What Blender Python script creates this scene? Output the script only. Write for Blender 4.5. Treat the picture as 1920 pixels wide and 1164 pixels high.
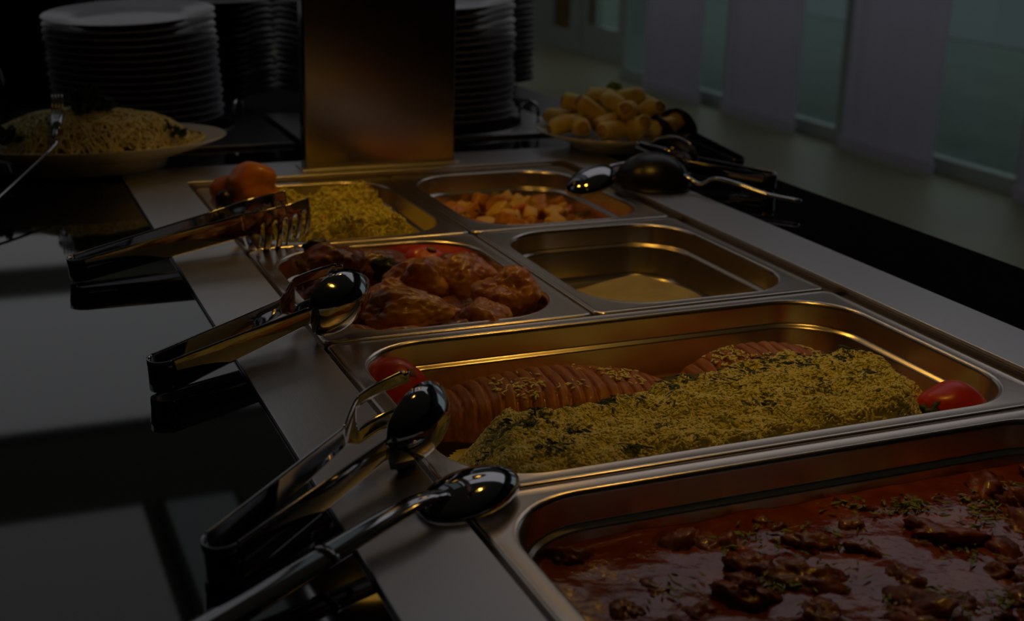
import bpy, bmesh, math, random
import numpy as np
from mathutils import Vector, Matrix, noise

for o in list(bpy.data.objects): bpy.data.objects.remove(o)
S = bpy.context.scene
COL = S.collection
PI = math.pi
# world units: metres; z = 0 is the top of the steel well frame, the floor lies at -0.9

# ------------------------------------------------------------------ camera
CAM = Vector((-0.2779, -0.4165, 0.3787))
PITCH, YAW, ROLL, FPX = 0.3105, -0.4042, 0.0257, 2478.5
cy, sy, cp, sp = math.cos(YAW), math.sin(YAW), math.cos(PITCH), math.sin(PITCH)
F = Vector((-sy * cp, cy * cp, -sp)); R0 = Vector((cy, sy, 0)); U0 = R0.cross(F)
R1 = math.cos(ROLL) * R0 + math.sin(ROLL) * U0
U1 = -math.sin(ROLL) * R0 + math.cos(ROLL) * U0
cd = bpy.data.cameras.new('camera'); co = bpy.data.objects.new('camera', cd); COL.objects.link(co)
m = Matrix.Identity(4)
for i in range(3):
    m[i][0] = R1[i]; m[i][1] = U1[i]; m[i][2] = -F[i]; m[i][3] = CAM[i]
co.matrix_world = m
cd.sensor_width = 36; cd.lens = FPX / 1920 * 36; cd.clip_start = 0.02
cd.dof.use_dof = True; cd.dof.focus_distance = 1.08; cd.dof.aperture_fstop = 7.5
S.camera = co

# ------------------------------------------------------------------ light and exposure
S.view_settings.view_transform = 'Standard'; S.view_settings.look = 'None'
S.view_settings.gamma = 1; S.view_settings.use_curve_mapping = False
S.view_settings.exposure = -4.0
SKY = 3.8          # daylight outside the windows
PANEL = 4.2        # luminous ceiling panels
HEAT = 20.0        # heat lamps over the pans (watt each)
HEATCOL = (1.0, 0.53, 0.075)
w = bpy.data.worlds.new('daylight'); S.world = w; w.use_nodes = True
bg = w.node_tree.nodes['Background']; bg.inputs[0].default_value = (0.86, 0.92, 1.0, 1); bg.inputs[1].default_value = SKY

# ------------------------------------------------------------------ helpers
MATS = {}
def mat(name, col=(.5, .5, .5), rough=.5, metal=0., ior=1.45, coat=0., trans=0., emit=None, es=0., col2=None, nscale=20., ndet=4., bump=0., bscale=None, sss=0., anis=0., stretch=None, ramp=(.35, .65), coatrough=.05):
    if name in MATS: return MATS[name]
    M = bpy.data.materials.new(name); M.use_nodes = True; MATS[name] = M
    nt = M.node_tree; b = nt.nodes['Principled BSDF']
    b.inputs['Base Color'].default_value = (*col, 1); b.inputs['Roughness'].default_value = rough
    b.inputs['Metallic'].default_value = metal; b.inputs['IOR'].default_value = ior
    b.inputs['Coat Weight'].default_value = coat; b.inputs['Coat Roughness'].default_value = coatrough
    b.inputs['Transmission Weight'].default_value = trans
    if sss:
        b.inputs['Subsurface Weight'].default_value = sss; b.inputs['Subsurface Scale'].default_value = .006
    if anis: b.inputs['Anisotropic'].default_value = anis
    if emit:
        b.inputs['Emission Color'].default_value = (*emit, 1); b.inputs['Emission Strength'].default_value = es
    if col2 or bump:
        tc = nt.nodes.new('ShaderNodeTexCoord'); mp = nt.nodes.new('ShaderNodeMapping')
        nt.links.new(tc.outputs['Object'], mp.inputs[0])
        if stretch: mp.inputs['Scale'].default_value = stretch
    if col2:
        n = nt.nodes.new('ShaderNodeTexNoise'); n.inputs['Scale'].default_value = nscale; n.inputs['Detail'].default_value = ndet
        r = nt.nodes.new('ShaderNodeValToRGB')
        r.color_ramp.elements[0].color = (*col, 1); r.color_ramp.elements[1].color = (*col2, 1)
        r.color_ramp.elements[0].position = ramp[0]; r.color_ramp.elements[1].position = ramp[1]
        nt.links.new(mp.outputs[0], n.inputs['Vector']); nt.links.new(n.outputs['Fac'], r.inputs[0]); nt.links.new(r.outputs[0], b.inputs['Base Color'])
    if bump:
        n2 = nt.nodes.new('ShaderNodeTexNoise'); n2.inputs['Scale'].default_value = bscale or nscale; n2.inputs['Detail'].default_value = 4
        bm_ = nt.nodes.new('ShaderNodeBump'); bm_.inputs['Strength'].default_value = bump; bm_.inputs['Distance'].default_value = .002
        nt.links.new(mp.outputs[0], n2.inputs['Vector']); nt.links.new(n2.outputs['Fac'], bm_.inputs['Height']); nt.links.new(bm_.outputs[0], b.inputs['Normal'])
    return M

def link(o, parent=None):
    COL.objects.link(o)
    if parent is not None: o.parent = parent
    return o
def mesh(name, V, Fc, M, parent=None, smooth=True, loc=None, auto=None):
    me = bpy.data.meshes.new(name)
    me.from_pydata([tuple(v) for v in V], [], [tuple(f) for f in Fc]); me.update()
    if smooth: me.polygons.foreach_set('use_smooth', [True] * len(me.polygons))
    if M: me.materials.append(M)
    o = bpy.data.objects.new(name, me)
    if loc is not None: o.location = loc
    link(o, parent)
    if auto:
        me.set_sharp_from_angle(angle=math.radians(auto))
    return o
def tag(o, label=None, cat=None, group=None, kind=None):
    if label: o['label'] = label
    if cat: o['category'] = cat
    if group: o['group'] = group
    if kind: o['kind'] = kind
    return o
def empty(name, loc=(0, 0, 0), rz=0.):
    o = bpy.data.objects.new(name, None); o.location = loc; o.rotation_euler = (0, 0, rz); o.empty_display_size = .05
    return link(o)
def thing(name, label, cat, loc=(0, 0, 0), rz=0., group=None):
    return tag(empty(name, loc, rz), label, cat, group)
def boxvf(x0, x1, y0, y1, z0, z1):
    V = [(x0, y0, z0), (x1, y0, z0), (x1, y1, z0), (x0, y1, z0), (x0, y0, z1), (x1, y0, z1), (x1, y1, z1), (x0, y1, z1)]
    return V, [(0, 3, 2, 1), (4, 5, 6, 7), (0, 1, 5, 4), (1, 2, 6, 5), (2, 3, 7, 6), (3, 0, 4, 7)]
def box(name, x0, x1, y0, y1, z0, z1, M, parent=None, bev=0.):
    o = mesh(name, *boxvf(x0, x1, y0, y1, z0, z1), M, parent, smooth=False)
    if bev: bevel(o, bev)
    return o
def bevel(o, wd, seg=2):
    b = o.modifiers.new('bevel', 'BEVEL'); b.width = wd; b.segments = seg; b.limit_method = 'ANGLE'; b.angle_limit = math.radians(40)
    o.data.polygons.foreach_set('use_smooth', [True] * len(o.data.polygons))
    o.modifiers.new('wn', 'WEIGHTED_NORMAL')
def prism(name, poly, z0, z1, M, parent=None, bev=0.):
    n = len(poly)
    V = [(x, y, z0) for x, y in poly] + [(x, y, z1) for x, y in poly]
    Fc = [tuple(range(n))[::-1], tuple(range(n, 2 * n))] + [(i, (i + 1) % n, n + (i + 1) % n, n + i) for i in range(n)]
    o = mesh(name, V, Fc, M, parent, smooth=False)
    if bev: bevel(o, bev)
    return o
def lathevf(prof, n=48, sx=1., sy=1.):
    V = []; Fc = []
    for r, z in prof:
        for k in range(n):
            a = 2 * PI * k / n; V.append((r * sx * math.cos(a), r * sy * math.sin(a), z))
    for i in range(len(prof) - 1):
        for k in range(n):
            Fc.append((i * n + k, i * n + (k + 1) % n, (i + 1) * n + (k + 1) % n, (i + 1) * n + k))
    return V, Fc
def tubevf(P, rad, n=8, flat=1.):
    P = [Vector(p) for p in P]; V = []; Fc = []
    if not hasattr(rad, '__len__'): rad = [rad] * len(P)
    up = Vector((0, 0, 1))
    for i, p in enumerate(P):
        t = (P[min(i + 1, len(P) - 1)] - P[max(i - 1, 0)]).normalized()
        a = t.cross(up)
        if a.length < 1e-3: a = t.cross(Vector((0, 1, 0)))
        a.normalize(); b = a.cross(t)
        for k in range(n):
            th = 2 * PI * k / n; V.append(p + a * (rad[i] * math.cos(th)) + b * (rad[i] * flat * math.sin(th)))
    for i in range(len(P) - 1):
        for k in range(n):
            Fc.append((i * n + k, i * n + (k + 1) % n, (i + 1) * n + (k + 1) % n, (i + 1) * n + k))
    Fc.append(tuple(range(n))[::-1]); Fc.append(tuple(range((len(P) - 1) * n, len(P) * n)))
    return V, Fc
def spline(P, n):
    P = [Vector(p) for p in P]; out = []
    Q = [2 * P[0] - P[1]] + P + [2 * P[-1] - P[-2]]
    for i in range(1, len(Q) - 2):
        for k in range(n):
            t = k / n; a, b, c, d = Q[i - 1:i + 3]
            out.append(.5 * ((2 * b) + (c - a) * t + (2 * a - 5 * b + 4 * c - d) * t * t + (3 * b - a - 3 * c + d) * t ** 3))
    out.append(P[-1]); return out
def nz(x, y, z=0.): return noise.noise(Vector((x, y, z)))
def blobvf(rx, ry, rz, seed, amp=.18, freq=2.2, sub=3, det=.05, ridge=0.):
    bm = bmesh.new(); bmesh.ops.create_icosphere(bm, subdivisions=sub, radius=1)
    V = []
    for v in bm.verts:
        c = v.co.copy(); k = 1 + amp * noise.noise(c * freq * .6 + Vector((seed * 7.1, seed * 3.3, seed))) * 1.6 + det * noise.noise(c * freq * 3 + Vector((seed, 9, seed * 2)))
        k -= ridge * max(0, 1 - abs(noise.noise(c * 2.1 + Vector((seed * 1.7, 4, seed)))) * 7) + ridge * .35 * max(0, 1 - abs(noise.noise(c * 5 + Vector((seed, 14, seed)))) * 5)
        V.append((c.x * k * rx, c.y * k * ry, c.z * k * rz))
    bm.verts.ensure_lookup_table()
    Fc = [[v.index for v in f.verts] for f in bm.faces]; bm.free()
    return V, Fc
def copyobj(o, parent=None):
    c = o.copy(); COL.objects.link(c); c.parent = parent; return c

# ------------------------------------------------------------------ materials
steel_frame = mat('brushed_steel', (.72, .71, .73), .36, 1., bump=.05, bscale=900, stretch=(1, .03, 1))
steel_pan = mat('pan_steel', (.84, .75, .66), .26, 1., bump=.03, bscale=60)
steel_pol = mat('polished_steel', (.46, .46, .48), .07, 1., bump=.015, bscale=40)
steel_dark = mat('dark_steel', (.2, .2, .21), .35, 1.)
steel_post = mat('post_steel', (.46, .40, .37), .17, 1., bump=.05, bscale=700, stretch=(1, 1, .02))
black_top = mat('black_glass_counter', (.006, .006, .008), .035, 0., ior=2.0, bump=.004, bscale=6)
black_cab = mat('black_laminate', (.012, .012, .014), .4)
black_plastic = mat('black_plastic', (.008, .008, .01), .3)
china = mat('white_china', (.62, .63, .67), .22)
glassm = mat('clear_glass', (.9, .95, .95), .02, trans=1., ior=1.45)
wall_dark = mat('dark_wall_paint', (.028, .026, .03), .7, col2=(.04, .036, .04), nscale=3)
ceil_m = mat('ceiling_paint', (.68, .70, .74), .8)
floor_m = mat('pale_green_floor', (.285, .275, .165), .45, col2=(.325, .315, .20), nscale=1.2, bump=.05, bscale=30)
frame_white = mat('white_window_frame', (.40, .45, .41), .4)
brown_wood = mat('brown_wood', (.16, .10, .035), .5, col2=(.22, .14, .05), nscale=8)

# ------------------------------------------------------------------ the room
ZF, ZC = -.9, 1.9
def plane(name, x0, x1, y0, y1, z, M):
    return box(name, x0, x1, y0, y1, z - .05, z, M)
XW = 4.14
tag(prism('floor', [(-6, -5), (XW + .04, -5), (XW + .04, 8.0), (4.54, 8.0), (4.54, 10.6), (-6, 10.6)], ZF - .05, ZF, floor_m), kind='structure')
c = box('ceiling', -6, 5.2, -5, 10.6, ZC, ZC + .1, ceil_m); tag(c, kind='structure')
tag(box('wall_left', -6.1, -6, -5, 10.6, ZF, ZC, wall_dark), kind='structure')
tag(box('wall_front', -6, 5.2, -5.1, -5, ZF, ZC, wall_dark), kind='structure')
tag(box('wall_back', -6, 5.2, 10.6, 10.7, 1.55, ZC, mat('pale_wall_paint', (.72, .72, .74), .7)), kind='structure')
tag(box('wall_back', -6, 4.4, 10.58, 10.7, ZF, 1.55, wall_dark), kind='structure')
tag(box('wall_right', XW - .05, XW + .15, 1.9, 8.0, 1.05, ZC, wall_dark), kind='structure')
tag(box('wall_right', XW - .05, XW + .15, -5, 1.9, ZF, ZC, wall_dark), kind='structure')
tag(box('wall_return', XW - .05, 4.62, 7.95, 8.05, 1.05, ZC, wall_dark), kind='structure')
# glazing between counter side and garden
def thinglass():
    M = bpy.data.materials.new('window_glass'); M.use_nodes = True; nt = M.node_tree; nt.nodes.clear()
    o = nt.nodes.new('ShaderNodeOutputMaterial'); mx = nt.nodes.new('ShaderNodeMixShader'); t = nt.nodes.new('ShaderNodeBsdfTransparent'); g = nt.nodes.new('ShaderNodeBsdfGlossy')
    t.inputs[0].default_value = (.85, .93, .90, 1); g.inputs['Roughness'].default_value = .02; mx.inputs[0].default_value = .07
    nt.links.new(t.outputs[0], mx.inputs[1]); nt.links.new(g.outputs[0], mx.inputs[2]); nt.links.new(mx.outputs[0], o.inputs[0])
    return M
winglass = thinglass()
bays = [(1.9, 4.06), (4.06, 5.42), (5.42, 6.58), (6.58, 8.0)]
for i, (y0, y1) in enumerate(bays):
    wr = tag(empty('window_%d' % (i + 1), (XW, (y0 + y1) / 2, ZF)), 'tall window bay with pale frame and greenish glass', kind='structure')
    hy = (y1 - y0) / 2
    def fr(n, a, b, c_, d): 
        o = box(n, -.03, .03, a, b, c_, d, frame_white, wr, .004)
    fr('bottom_rail', -hy, hy, 0, .075); fr('top_rail', -hy, hy, 1.88, 1.95)
    fr('mullion', -hy, -hy + .045, .075, 1.88); fr('mullion', hy - .045, hy, .075, 1.88)
    box('pane', -.004, .004, -hy + .045, hy - .045, .075, 1.88, winglass, wr)
# the far end of the window wall: fixed panels and a glazed door set back
dr = tag(empty('door_1', (4.5, 9.03, ZF)), 'white framed glazed door at the far end of the room', kind='structure')
for n, a in (('bottom_rail', (-.38, .38, .0, .24)), ('top_rail', (-.38, .38, 1.8, 1.95)), ('stile', (-.38, -.27, .24, 1.8)), ('stile', (.27, .38, .24, 1.8)), ('glazing_bar', (.1, .15, .24, 1.8))):
    box(n, -.03, .03, *a, frame_white, dr, .004)
box('pane', -.004, .004, -.27, .1, .24, 1.8, winglass, dr); box('pane', -.004, .004, .15, .27, .24, 1.8, mat('amber_pane', (.2, .14, .04), .2), dr)
dh = mesh('handle', *tubevf([(-.035, -.31, 1.0), (-.075, -.31, 1.0), (-.075, -.22, 1.0)], .009), steel_pol, dr)
wr = tag(empty('window_%d' % (len(bays) + 1), (4.5, 10.0, ZF)), 'narrow window strip beyond the glazed door', kind='structure')
for n, a in (('bottom_rail', (-.58, .58, 0, .16)), ('top_rail', (-.58, .58, 1.8, 1.95)), ('mullion', (-.58, -.38, .16, 1.8)), ('mullion', (-.02, .58, .16, 1.8))):
    box(n, -.035, .035, *a, frame_white, wr, .004)
box('panel', -.006, .006, -.38, -.02, .16, 1.8, brown_wood, wr)
tag(box('wall_right', 4.4, 4.6, 8.0, 10.6, 1.05, ZC, MATS['pale_wall_paint']), kind='structure')
wr = tag(empty('window_%d' % (len(bays) + 2), (4.5, 8.33, ZF)), 'window strip just before the glazed door', kind='structure')
for n, a in (('bottom_rail', (-.31, .31, 0, .1)), ('top_rail', (-.31, .31, 1.8, 1.95)), ('mullion', (-.31, -.25, .1, 1.8)), ('mullion', (.25, .31, .1, 1.8))):
    box(n, -.03, .03, *a, frame_white, wr, .004)
box('pane', -.004, .004, -.25, .25, .1, 1.8, winglass, wr)
tag(box('wall_return', 4.14, 4.5, 7.96, 8.02, ZF, 1.05, frame_white), kind='structure')
# garden outside
lawn = mat('lawn', (.11, .145, .12), .9, col2=(.145, .18, .15), nscale=3)
tag(box('lawn', 4.19, 9, -8, 22, ZF - .12, ZF - .07, lawn), 'green lawn strip outside the windows', 'lawn', kind='structure')
tag(box('terrace', 9, 40, -20, 60, ZF - .12, ZF - .06, mat('pale_paving', (.17, .195, .19), .9)), 'pale paved terrace beyond the lawn', 'terrace', kind='structure')

# sheer panel curtains
def sheer():
    M = bpy.data.materials.new('sheer_lavender_fabric'); M.use_nodes = True; nt = M.node_tree; nt.nodes.clear()
    o = nt.nodes.new('ShaderNodeOutputMaterial'); mx = nt.nodes.new('ShaderNodeMixShader'); d = nt.nodes.new('ShaderNodeBsdfDiffuse'); t = nt.nodes.new('ShaderNodeBsdfTranslucent')
    mx2 = nt.nodes.new('ShaderNodeMixShader'); tr = nt.nodes.new('ShaderNodeBsdfTransparent')
    d.inputs[0].default_value = (.70, .62, .70, 1); t.inputs[0].default_value = (.84, .75, .86, 1); mx.inputs[0].default_value = .6; mx2.inputs[0].default_value = .15
    nt.links.new(d.outputs[0], mx.inputs[1]); nt.links.new(t.outputs[0], mx.inputs[2]); nt.links.new(mx.outputs[0], mx2.inputs[1]); nt.links.new(tr.outputs[0], mx2.inputs[2]); nt.links.new(mx2.outputs[0], o.inputs[0])
    return M
sheer_m = sheer(); hem_m = mat('lavender_hem', (.50, .46, .56), .7)
ords = ['farthest sheer lavender panel curtain, next to the glazed door', 'second farthest sheer lavender panel curtain, right of the narrow green gap', 'second nearest sheer lavender panel curtain, left of the wide green glass', 'nearest sheer lavender panel curtain at the right picture edge']
for i, (y0, y1) in enumerate([(6.72, 7.44), (5.69, 6.44), (4.54, 5.26), (3.2, 3.98)]):
    ct = thing('panel_curtain', ords[i], 'curtain', (4.0, (y0 + y1) / 2, ZF), 0, 'sheer panel curtains along the windows')
    V = []; Fc = []; n = 60; hy = (y1 - y0) / 2
    for k in range(n + 1):
        yy = -hy + 2 * hy * k / n
        xx = .012 * math.sin(yy * 34 + i) + .006 * math.sin(yy * 71 + i * 2)
        V += [(xx * .6, yy, .07), (xx, yy, 1.0), (xx, yy, 1.9)]
    for k in range(n):
        for j in range(2): Fc.append((k * 3 + j, k * 3 + 3 + j, k * 3 + 4 + j, k * 3 + 1 + j))
    fb = mesh('fabric', V, Fc, sheer_m, ct); sd = fb.modifiers.new('s', 'SOLIDIFY'); sd.thickness = .0015
    box('hem_bar', -.012, .012, -hy - .01, hy + .01, .015, .075, hem_m, ct, .004)
    box('top_carrier', -.012, .012, -hy, hy, 1.89, 1.93, frame_white, ct)
tag(box('trim_1', 3.95, 4.06, 1.9, 7.9, 1.03, 1.06, frame_white), kind='structure')

# luminous ceiling panels
def ceil_panel(x0, x1, y0, y1, e, col, label):
    t = thing('ceiling_light_panel', label, 'ceiling light', ((x0 + x1) / 2, (y0 + y1) / 2, ZC), 0, 'luminous ceiling panels')
    hx, hy = (x1 - x0) / 2, (y1 - y0) / 2
    box('diffuser', -hx + .03, hx - .03, -hy + .03, hy - .03, -.03, -.005, mat('diffuser_%.2f' % e, (.8, .8, .8), .5, emit=col, es=e), t)
    for a in ((-hx, hx, -hy, -hy + .03), (-hx, hx, hy - .03, hy), (-hx, -hx + .03, -hy + .03, hy - .03), (hx - .03, hx, -hy + .03, hy - .03)):
        box('frame', *a, -.04, 0, frame_white, t)
ceil_panel(-2.6, 2.0, 5.1, 7.15, PANEL * .62, (.93, .95, 1.0), 'bright ceiling light panel far ahead over the hall')
ceil_panel(.285, .60, 1.7, 4.3, PANEL * .2, (.78, .93, 1.0), 'narrow bluish ceiling light panel over the counter front')
ceil_panel(-2.6, .26, 2.2, 4.3, PANEL * .34, (.93, .94, 1.0), 'dim ceiling light panel above the left of the counter')
ceil_panel(.62, 3.6, 1.7, 3.5, PANEL, (.97, .94, 1.0), 'bright ceiling light panel near the windows')
ceil_panel(-2.6, 4.2, 7.7, 10.3, PANEL * .6, (.95, .95, 1.0), 'ceiling light panel at the far end of the hall')

# ------------------------------------------------------------------ buffet counter with the heated well
FX0, FX1, FY0, FY1 = -.0822, .6136, -.1, 1.4047      # steel frame, outer
WX0, WX1, WY0, WY1 = -.0073, .5386, -.008, 1.3092    # steel frame, inner
CT = -.004
ctr = thing('buffet_counter', 'glossy black buffet counter around the sunken steel well', 'counter', (0, .5, ZF))
def ring(name, o, i, z0, z1, M, parent):
    V = []
    for z in (z0, z1):
        V += [(o[0], o[2], z), (o[1], o[2], z), (o[1], o[3], z), (o[0], o[3], z), (i[0], i[2], z), (i[1], i[2], z), (i[1], i[3], z), (i[0], i[3], z)]
    Fc = []
    for k in range(4):
        a, b = k, (k + 1) % 4
        Fc += [(8 + a, 8 + b, 12 + b, 12 + a), (b, a, 4 + a, 4 + b), (a, b, 8 + b, 8 + a), (4 + b, 4 + a, 12 + a, 12 + b)]
    return mesh(name, V, Fc, M, parent, smooth=False)
top = ring('worktop', (-1.3, .778, -1.4, 2.6), (WX0 - .02, WX1 + .02, WY0 - .02, WY1 + .02), CT - .04, CT, black_top, ctr)
top.location = (0, -.5, -ZF); bevel(top, .002)
b = ring('cabinet', (-1.25, .74, -1.35, 2.55), (WX0 - .025, WX1 + .025, WY0 - .025, WY1 + .025), .05, -ZF - .044, black_cab, ctr); b.location = (0, -.5, 0)
b = box('plinth', -1.2, .7, -1.8 + .5, 2.0 + .5, 0, .05, black_cab, ctr); b.location = (0, -.5, 0)
well = thing('steel_well', 'long brushed steel well frame set into the black counter', 'buffet well', (.265, .65, CT))
def wp(name, poly, M, z0=0., z1=.004, bev=.0012):
    o = prism(name, [(x - .265, y - .65) for x, y in poly], z0, z1, M, well, bev)
g = .0004
wp('frame_plate', [(FX0, FY0), (WX0, WY0), (WX0, WY1), (FX0, FY1)], steel_frame)
wp('frame_plate', [(FX1, FY0), (FX1, FY1), (WX1, WY1), (WX1, WY0)], steel_frame)
wp('frame_plate', [(FX0 + g, FY1), (WX0 + g, WY1), (WX1 - g, WY1), (FX1 - g, FY1)], mat('brushed_steel_cross', (.72, .71, .73), .36, 1., bump=.05, bscale=900, stretch=(.03, 1, 1)))
wp('frame_plate', [(FX0 + g, FY0), (FX1 - g, FY0), (WX1 - g, WY0), (WX0 + g, WY0)], MATS['brushed_steel_cross'])
ln = ring('well_liner', (WX0 - .012, WX1 + .012, WY0 - .012, WY1 + .012), (WX0, WX1, WY0, WY1), -.13, 0., steel_pan, well); ln.location = (-.265, -.65, 0)
box('well_floor', WX0 - .265, WX1 - .265, WY0 - .65, WY1 - .65, -.14, -.13, steel_dark, well)
lp = ring('support_lip', (WX0 - .265, WX1 - .265, WY0 - .65, WY1 - .65), (.012 - .265, .518 - .265, .012 - .65, 1.288 - .65), -.0125, -.0095, steel_dark, well)
for yy in (.325, .65, .975): box('cross_bar', WX0 - .265, WX1 - .265, yy - .65 - .006, yy - .65 + .006, -.0125, -.0095, steel_dark, well)
box('cross_bar', -.006, .006, 0.006, .638, -.0125, -.0095, steel_dark, well)

# gastronorm pans
PZ = -.006     # flange top
def rrect(hw, hd, r, n=10):
    P = []
    for cx, cy_, a0 in ((hw - r, hd - r, 0), (-hw + r, hd - r, PI / 2), (-hw + r, -hd + r, PI), (hw - r, -hd + r, 1.5 * PI)):
        for k in range(n + 1):
            a = a0 + PI / 2 * k / n; P.append((cx + r * math.cos(a), cy_ + r * math.sin(a)))
    return P
def pan(x0, x1, y0, y1, label, depth=.065, group=None):
    hw, hd = (x1 - x0) / 2, (y1 - y0) / 2
    prof = [(0, -.007, .009), (0, -.0022, .009), (.0006, -.0008, .009), (.002, 0, .009), (.0045, 0, .011), (.0055, -.0005, .013), (.0130, -.0005, .066), (.0138, 0, .066), (.0152, -.0002, .066), (.0165, -.0012, .066), (.0176, -.004, .066),
            (.0195, -.0215, .065), (.0205, -.0235, .065), (.0235, -.0245, .062), (.0248, -.0265, .061), (.031, -depth + .010, .055), (.034, -depth + .004, .052), (.04, -depth + .0008, .046), (.05, -depth, .04)]
    V = []; Fc = []
    for d, z, r in prof: V += [(x, y, z) for x, y in rrect(hw - d, hd - d, r)]
    n = 44
    for i in range(len(prof) - 1):
        for k in range(n): Fc.append((i * n + k, i * n + (k + 1) % n, (i + 1) * n + (k + 1) % n, (i + 1) * n + k))
    Fc.append(tuple(range((len(prof) - 1) * n, len(prof) * n)))
    o = mesh('food_pan', V, Fc, steel_pan, None, loc=((x0 + x1) / 2, (y0 + y1) / 2, PZ), auto=60)
    sd = o.modifiers.new('s', 'SOLIDIFY'); sd.thickness = .0009; sd.offset = -1
    wn = o.modifiers.new('wn', 'WEIGHTED_NORMAL'); wn.weight = 90
    return tag(o, label, 'pan', group)
PG = 'steel food pans in the well'
pan(.001, .529, .0015, .3235, 'full-size steel pan holding the red meat stew', group=PG)
pan(.001, .529, .3265, .6485, 'full-size steel pan holding herbed rice and fillets', group=PG)
pan(.001, .2635, .6515, .9735, 'half-size steel pan full of roasted chicken', group=PG)
pan(.2665, .529, .6515, .9735, 'half-size steel pan nearly emptied of mash', group=PG)
pan(.001, .2635, .9765, 1.2985, 'half-size steel pan of yellow rice beside the post', group=PG)
pan(.2665, .529, .9765, 1.2985, 'half-size steel pan of potato cubes at the far right', group=PG)

# ------------------------------------------------------------------ heat lamp gantry (its post stands on the back of the frame)
gan = thing('heat_lamp_gantry', 'brushed steel post with heat lamps rising behind the pans', 'heat lamp', (.268, 1.352, 0))
o = box('post', -.109, .109, -.014, .014, 0, .62, steel_post, gan, .003)
box('foot_plate', -.115, .115, -.02, .02, -.0002, .0025, steel_frame, gan, .001)
box('arm', -.03, .03, -1.05, .0, .62, .66, steel_post, gan, .004)
bulb_m = mat('hot_bulb', (1, .7, .3), .3, emit=HEATCOL, es=14.)
for xx, yy, pw in ((.095, -.885, 1.15), (.125, -.40, .85), (-.09, -.225, 1.15)):
    box('lamp_bracket', min(0, xx) - .012, max(0, xx) + .012, yy - .012, yy + .012, .615, .632, steel_post, gan)
    sh = mesh('lamp_shade', *lathevf([(.012, .12), (.03, .115), (.05, .08), (.07, .03), (.085, 0), (.083, 0), (.068, .03), (.048, .078), (.028, .112)], 40), steel_dark, gan, loc=(xx, yy, .50))
    mesh('bulb', *lathevf([(.001, .03), (.02, .032), (.03, .045), (.028, .06), (.014, .09), (.012, .11)], 24), bulb_m, sh)
    L = bpy.data.lights.new('heat_lamp_light', 'SPOT'); L.energy = HEAT * pw; L.color = HEATCOL; L.spot_size = math.radians(122 if xx > .1 else 96); L.spot_blend = .9; L.shadow_soft_size = .025
    lo = bpy.data.objects.new('heat_lamp_light', L); lo.location = (.268 + xx, 1.352 + yy, .525); link(lo)

# ------------------------------------------------------------------ plates and dispensers
plate_prof = [(.001, .004), (.03, .004), (.07, .0042), (.082, .0055), (.09, .009), (.100, .0125), (.127, .0165), (.1295, .0178), (.1305, .0176), (.1302, .0165), (.102, .0105), (.092, .006), (.084, .0022), (.078, 0), (.072, 0), (.07, .002), (.03, .0022), (.001, .0022)]
pv, pf = lathevf(plate_prof, 56)
plate_mesh = bpy.data.meshes.new('dinner_plate'); plate_mesh.from_pydata(pv, [], pf); plate_mesh.polygons.foreach_set('use_smooth', [True] * len(pf)); plate_mesh.materials.append(china); plate_mesh.set_sharp_from_angle(angle=math.radians(60))
nth = ['top', 'second', 'third', 'fourth', 'fifth', 'sixth', 'seventh', 'eighth', 'ninth', 'tenth', 'eleventh', 'twelfth', 'thirteenth', 'fourteenth', 'fifteenth', 'sixteenth', 'seventeenth', 'eighteenth', 'nineteenth']
rng = random.Random(3)
shade_china = mat('shade_dark_china', (.03, .03, .035), .4)  # near-black copy of the china: shade on the rear stacks put into the colour
plate_shaded = plate_mesh.copy(); plate_shaded.materials.clear(); plate_shaded.materials.append(shade_china)
def stack(x, y, n, where, group, pitch=.0112, z0=.006, lean=(0, 0), tilt=(0, 0), me=None, hue='white'):
    for k in range(n):
        o = bpy.data.objects.new('dinner_plate', me or plate_mesh)
        o.location = (x + lean[0] * k + rng.uniform(-.0022, .0022), y + lean[1] * k + rng.uniform(-.002, .002), z0 + k * pitch)
        o.rotation_euler = (tilt[0] * k / n + rng.uniform(-.004, .004), tilt[1] * k / n + rng.uniform(-.004, .004), 0)
        link(o); j = n - 1 - k
        tag(o, ('top %s dinner plate of the ' % hue if j == 0 else nth[j] + ' %s dinner plate from the top of the ' % hue) + where, 'plate', group)
stack(-.006, 1.735, 15, 'stack behind the pasta', 'plates behind the pasta', lean=(-.0007, -.0003), tilt=(.05, -.062))
stack(.462, 1.655, 17, 'stack right of the post', 'plates right of the post', lean=(-.0002, 0), tilt=(.05, -.05))
stack(.135, 1.99, 15, 'stack left of the post', 'plates in the back row left of the post', me=plate_shaded, hue='shade-darkened')
stack(.395, 1.955, 15, 'stack hidden behind the post', 'plates in the back row behind the post', me=plate_shaded, hue='shade-darkened')
stack(.655, 2.02, 18, 'rearmost stack at the right', 'plates in the back row at the right', me=plate_shaded, hue='shade-darkened')
stack(-.145, 2.01, 16, 'rearmost stack at the left edge', 'plates in the back row at the left', me=plate_shaded, hue='shade-darkened')
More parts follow.
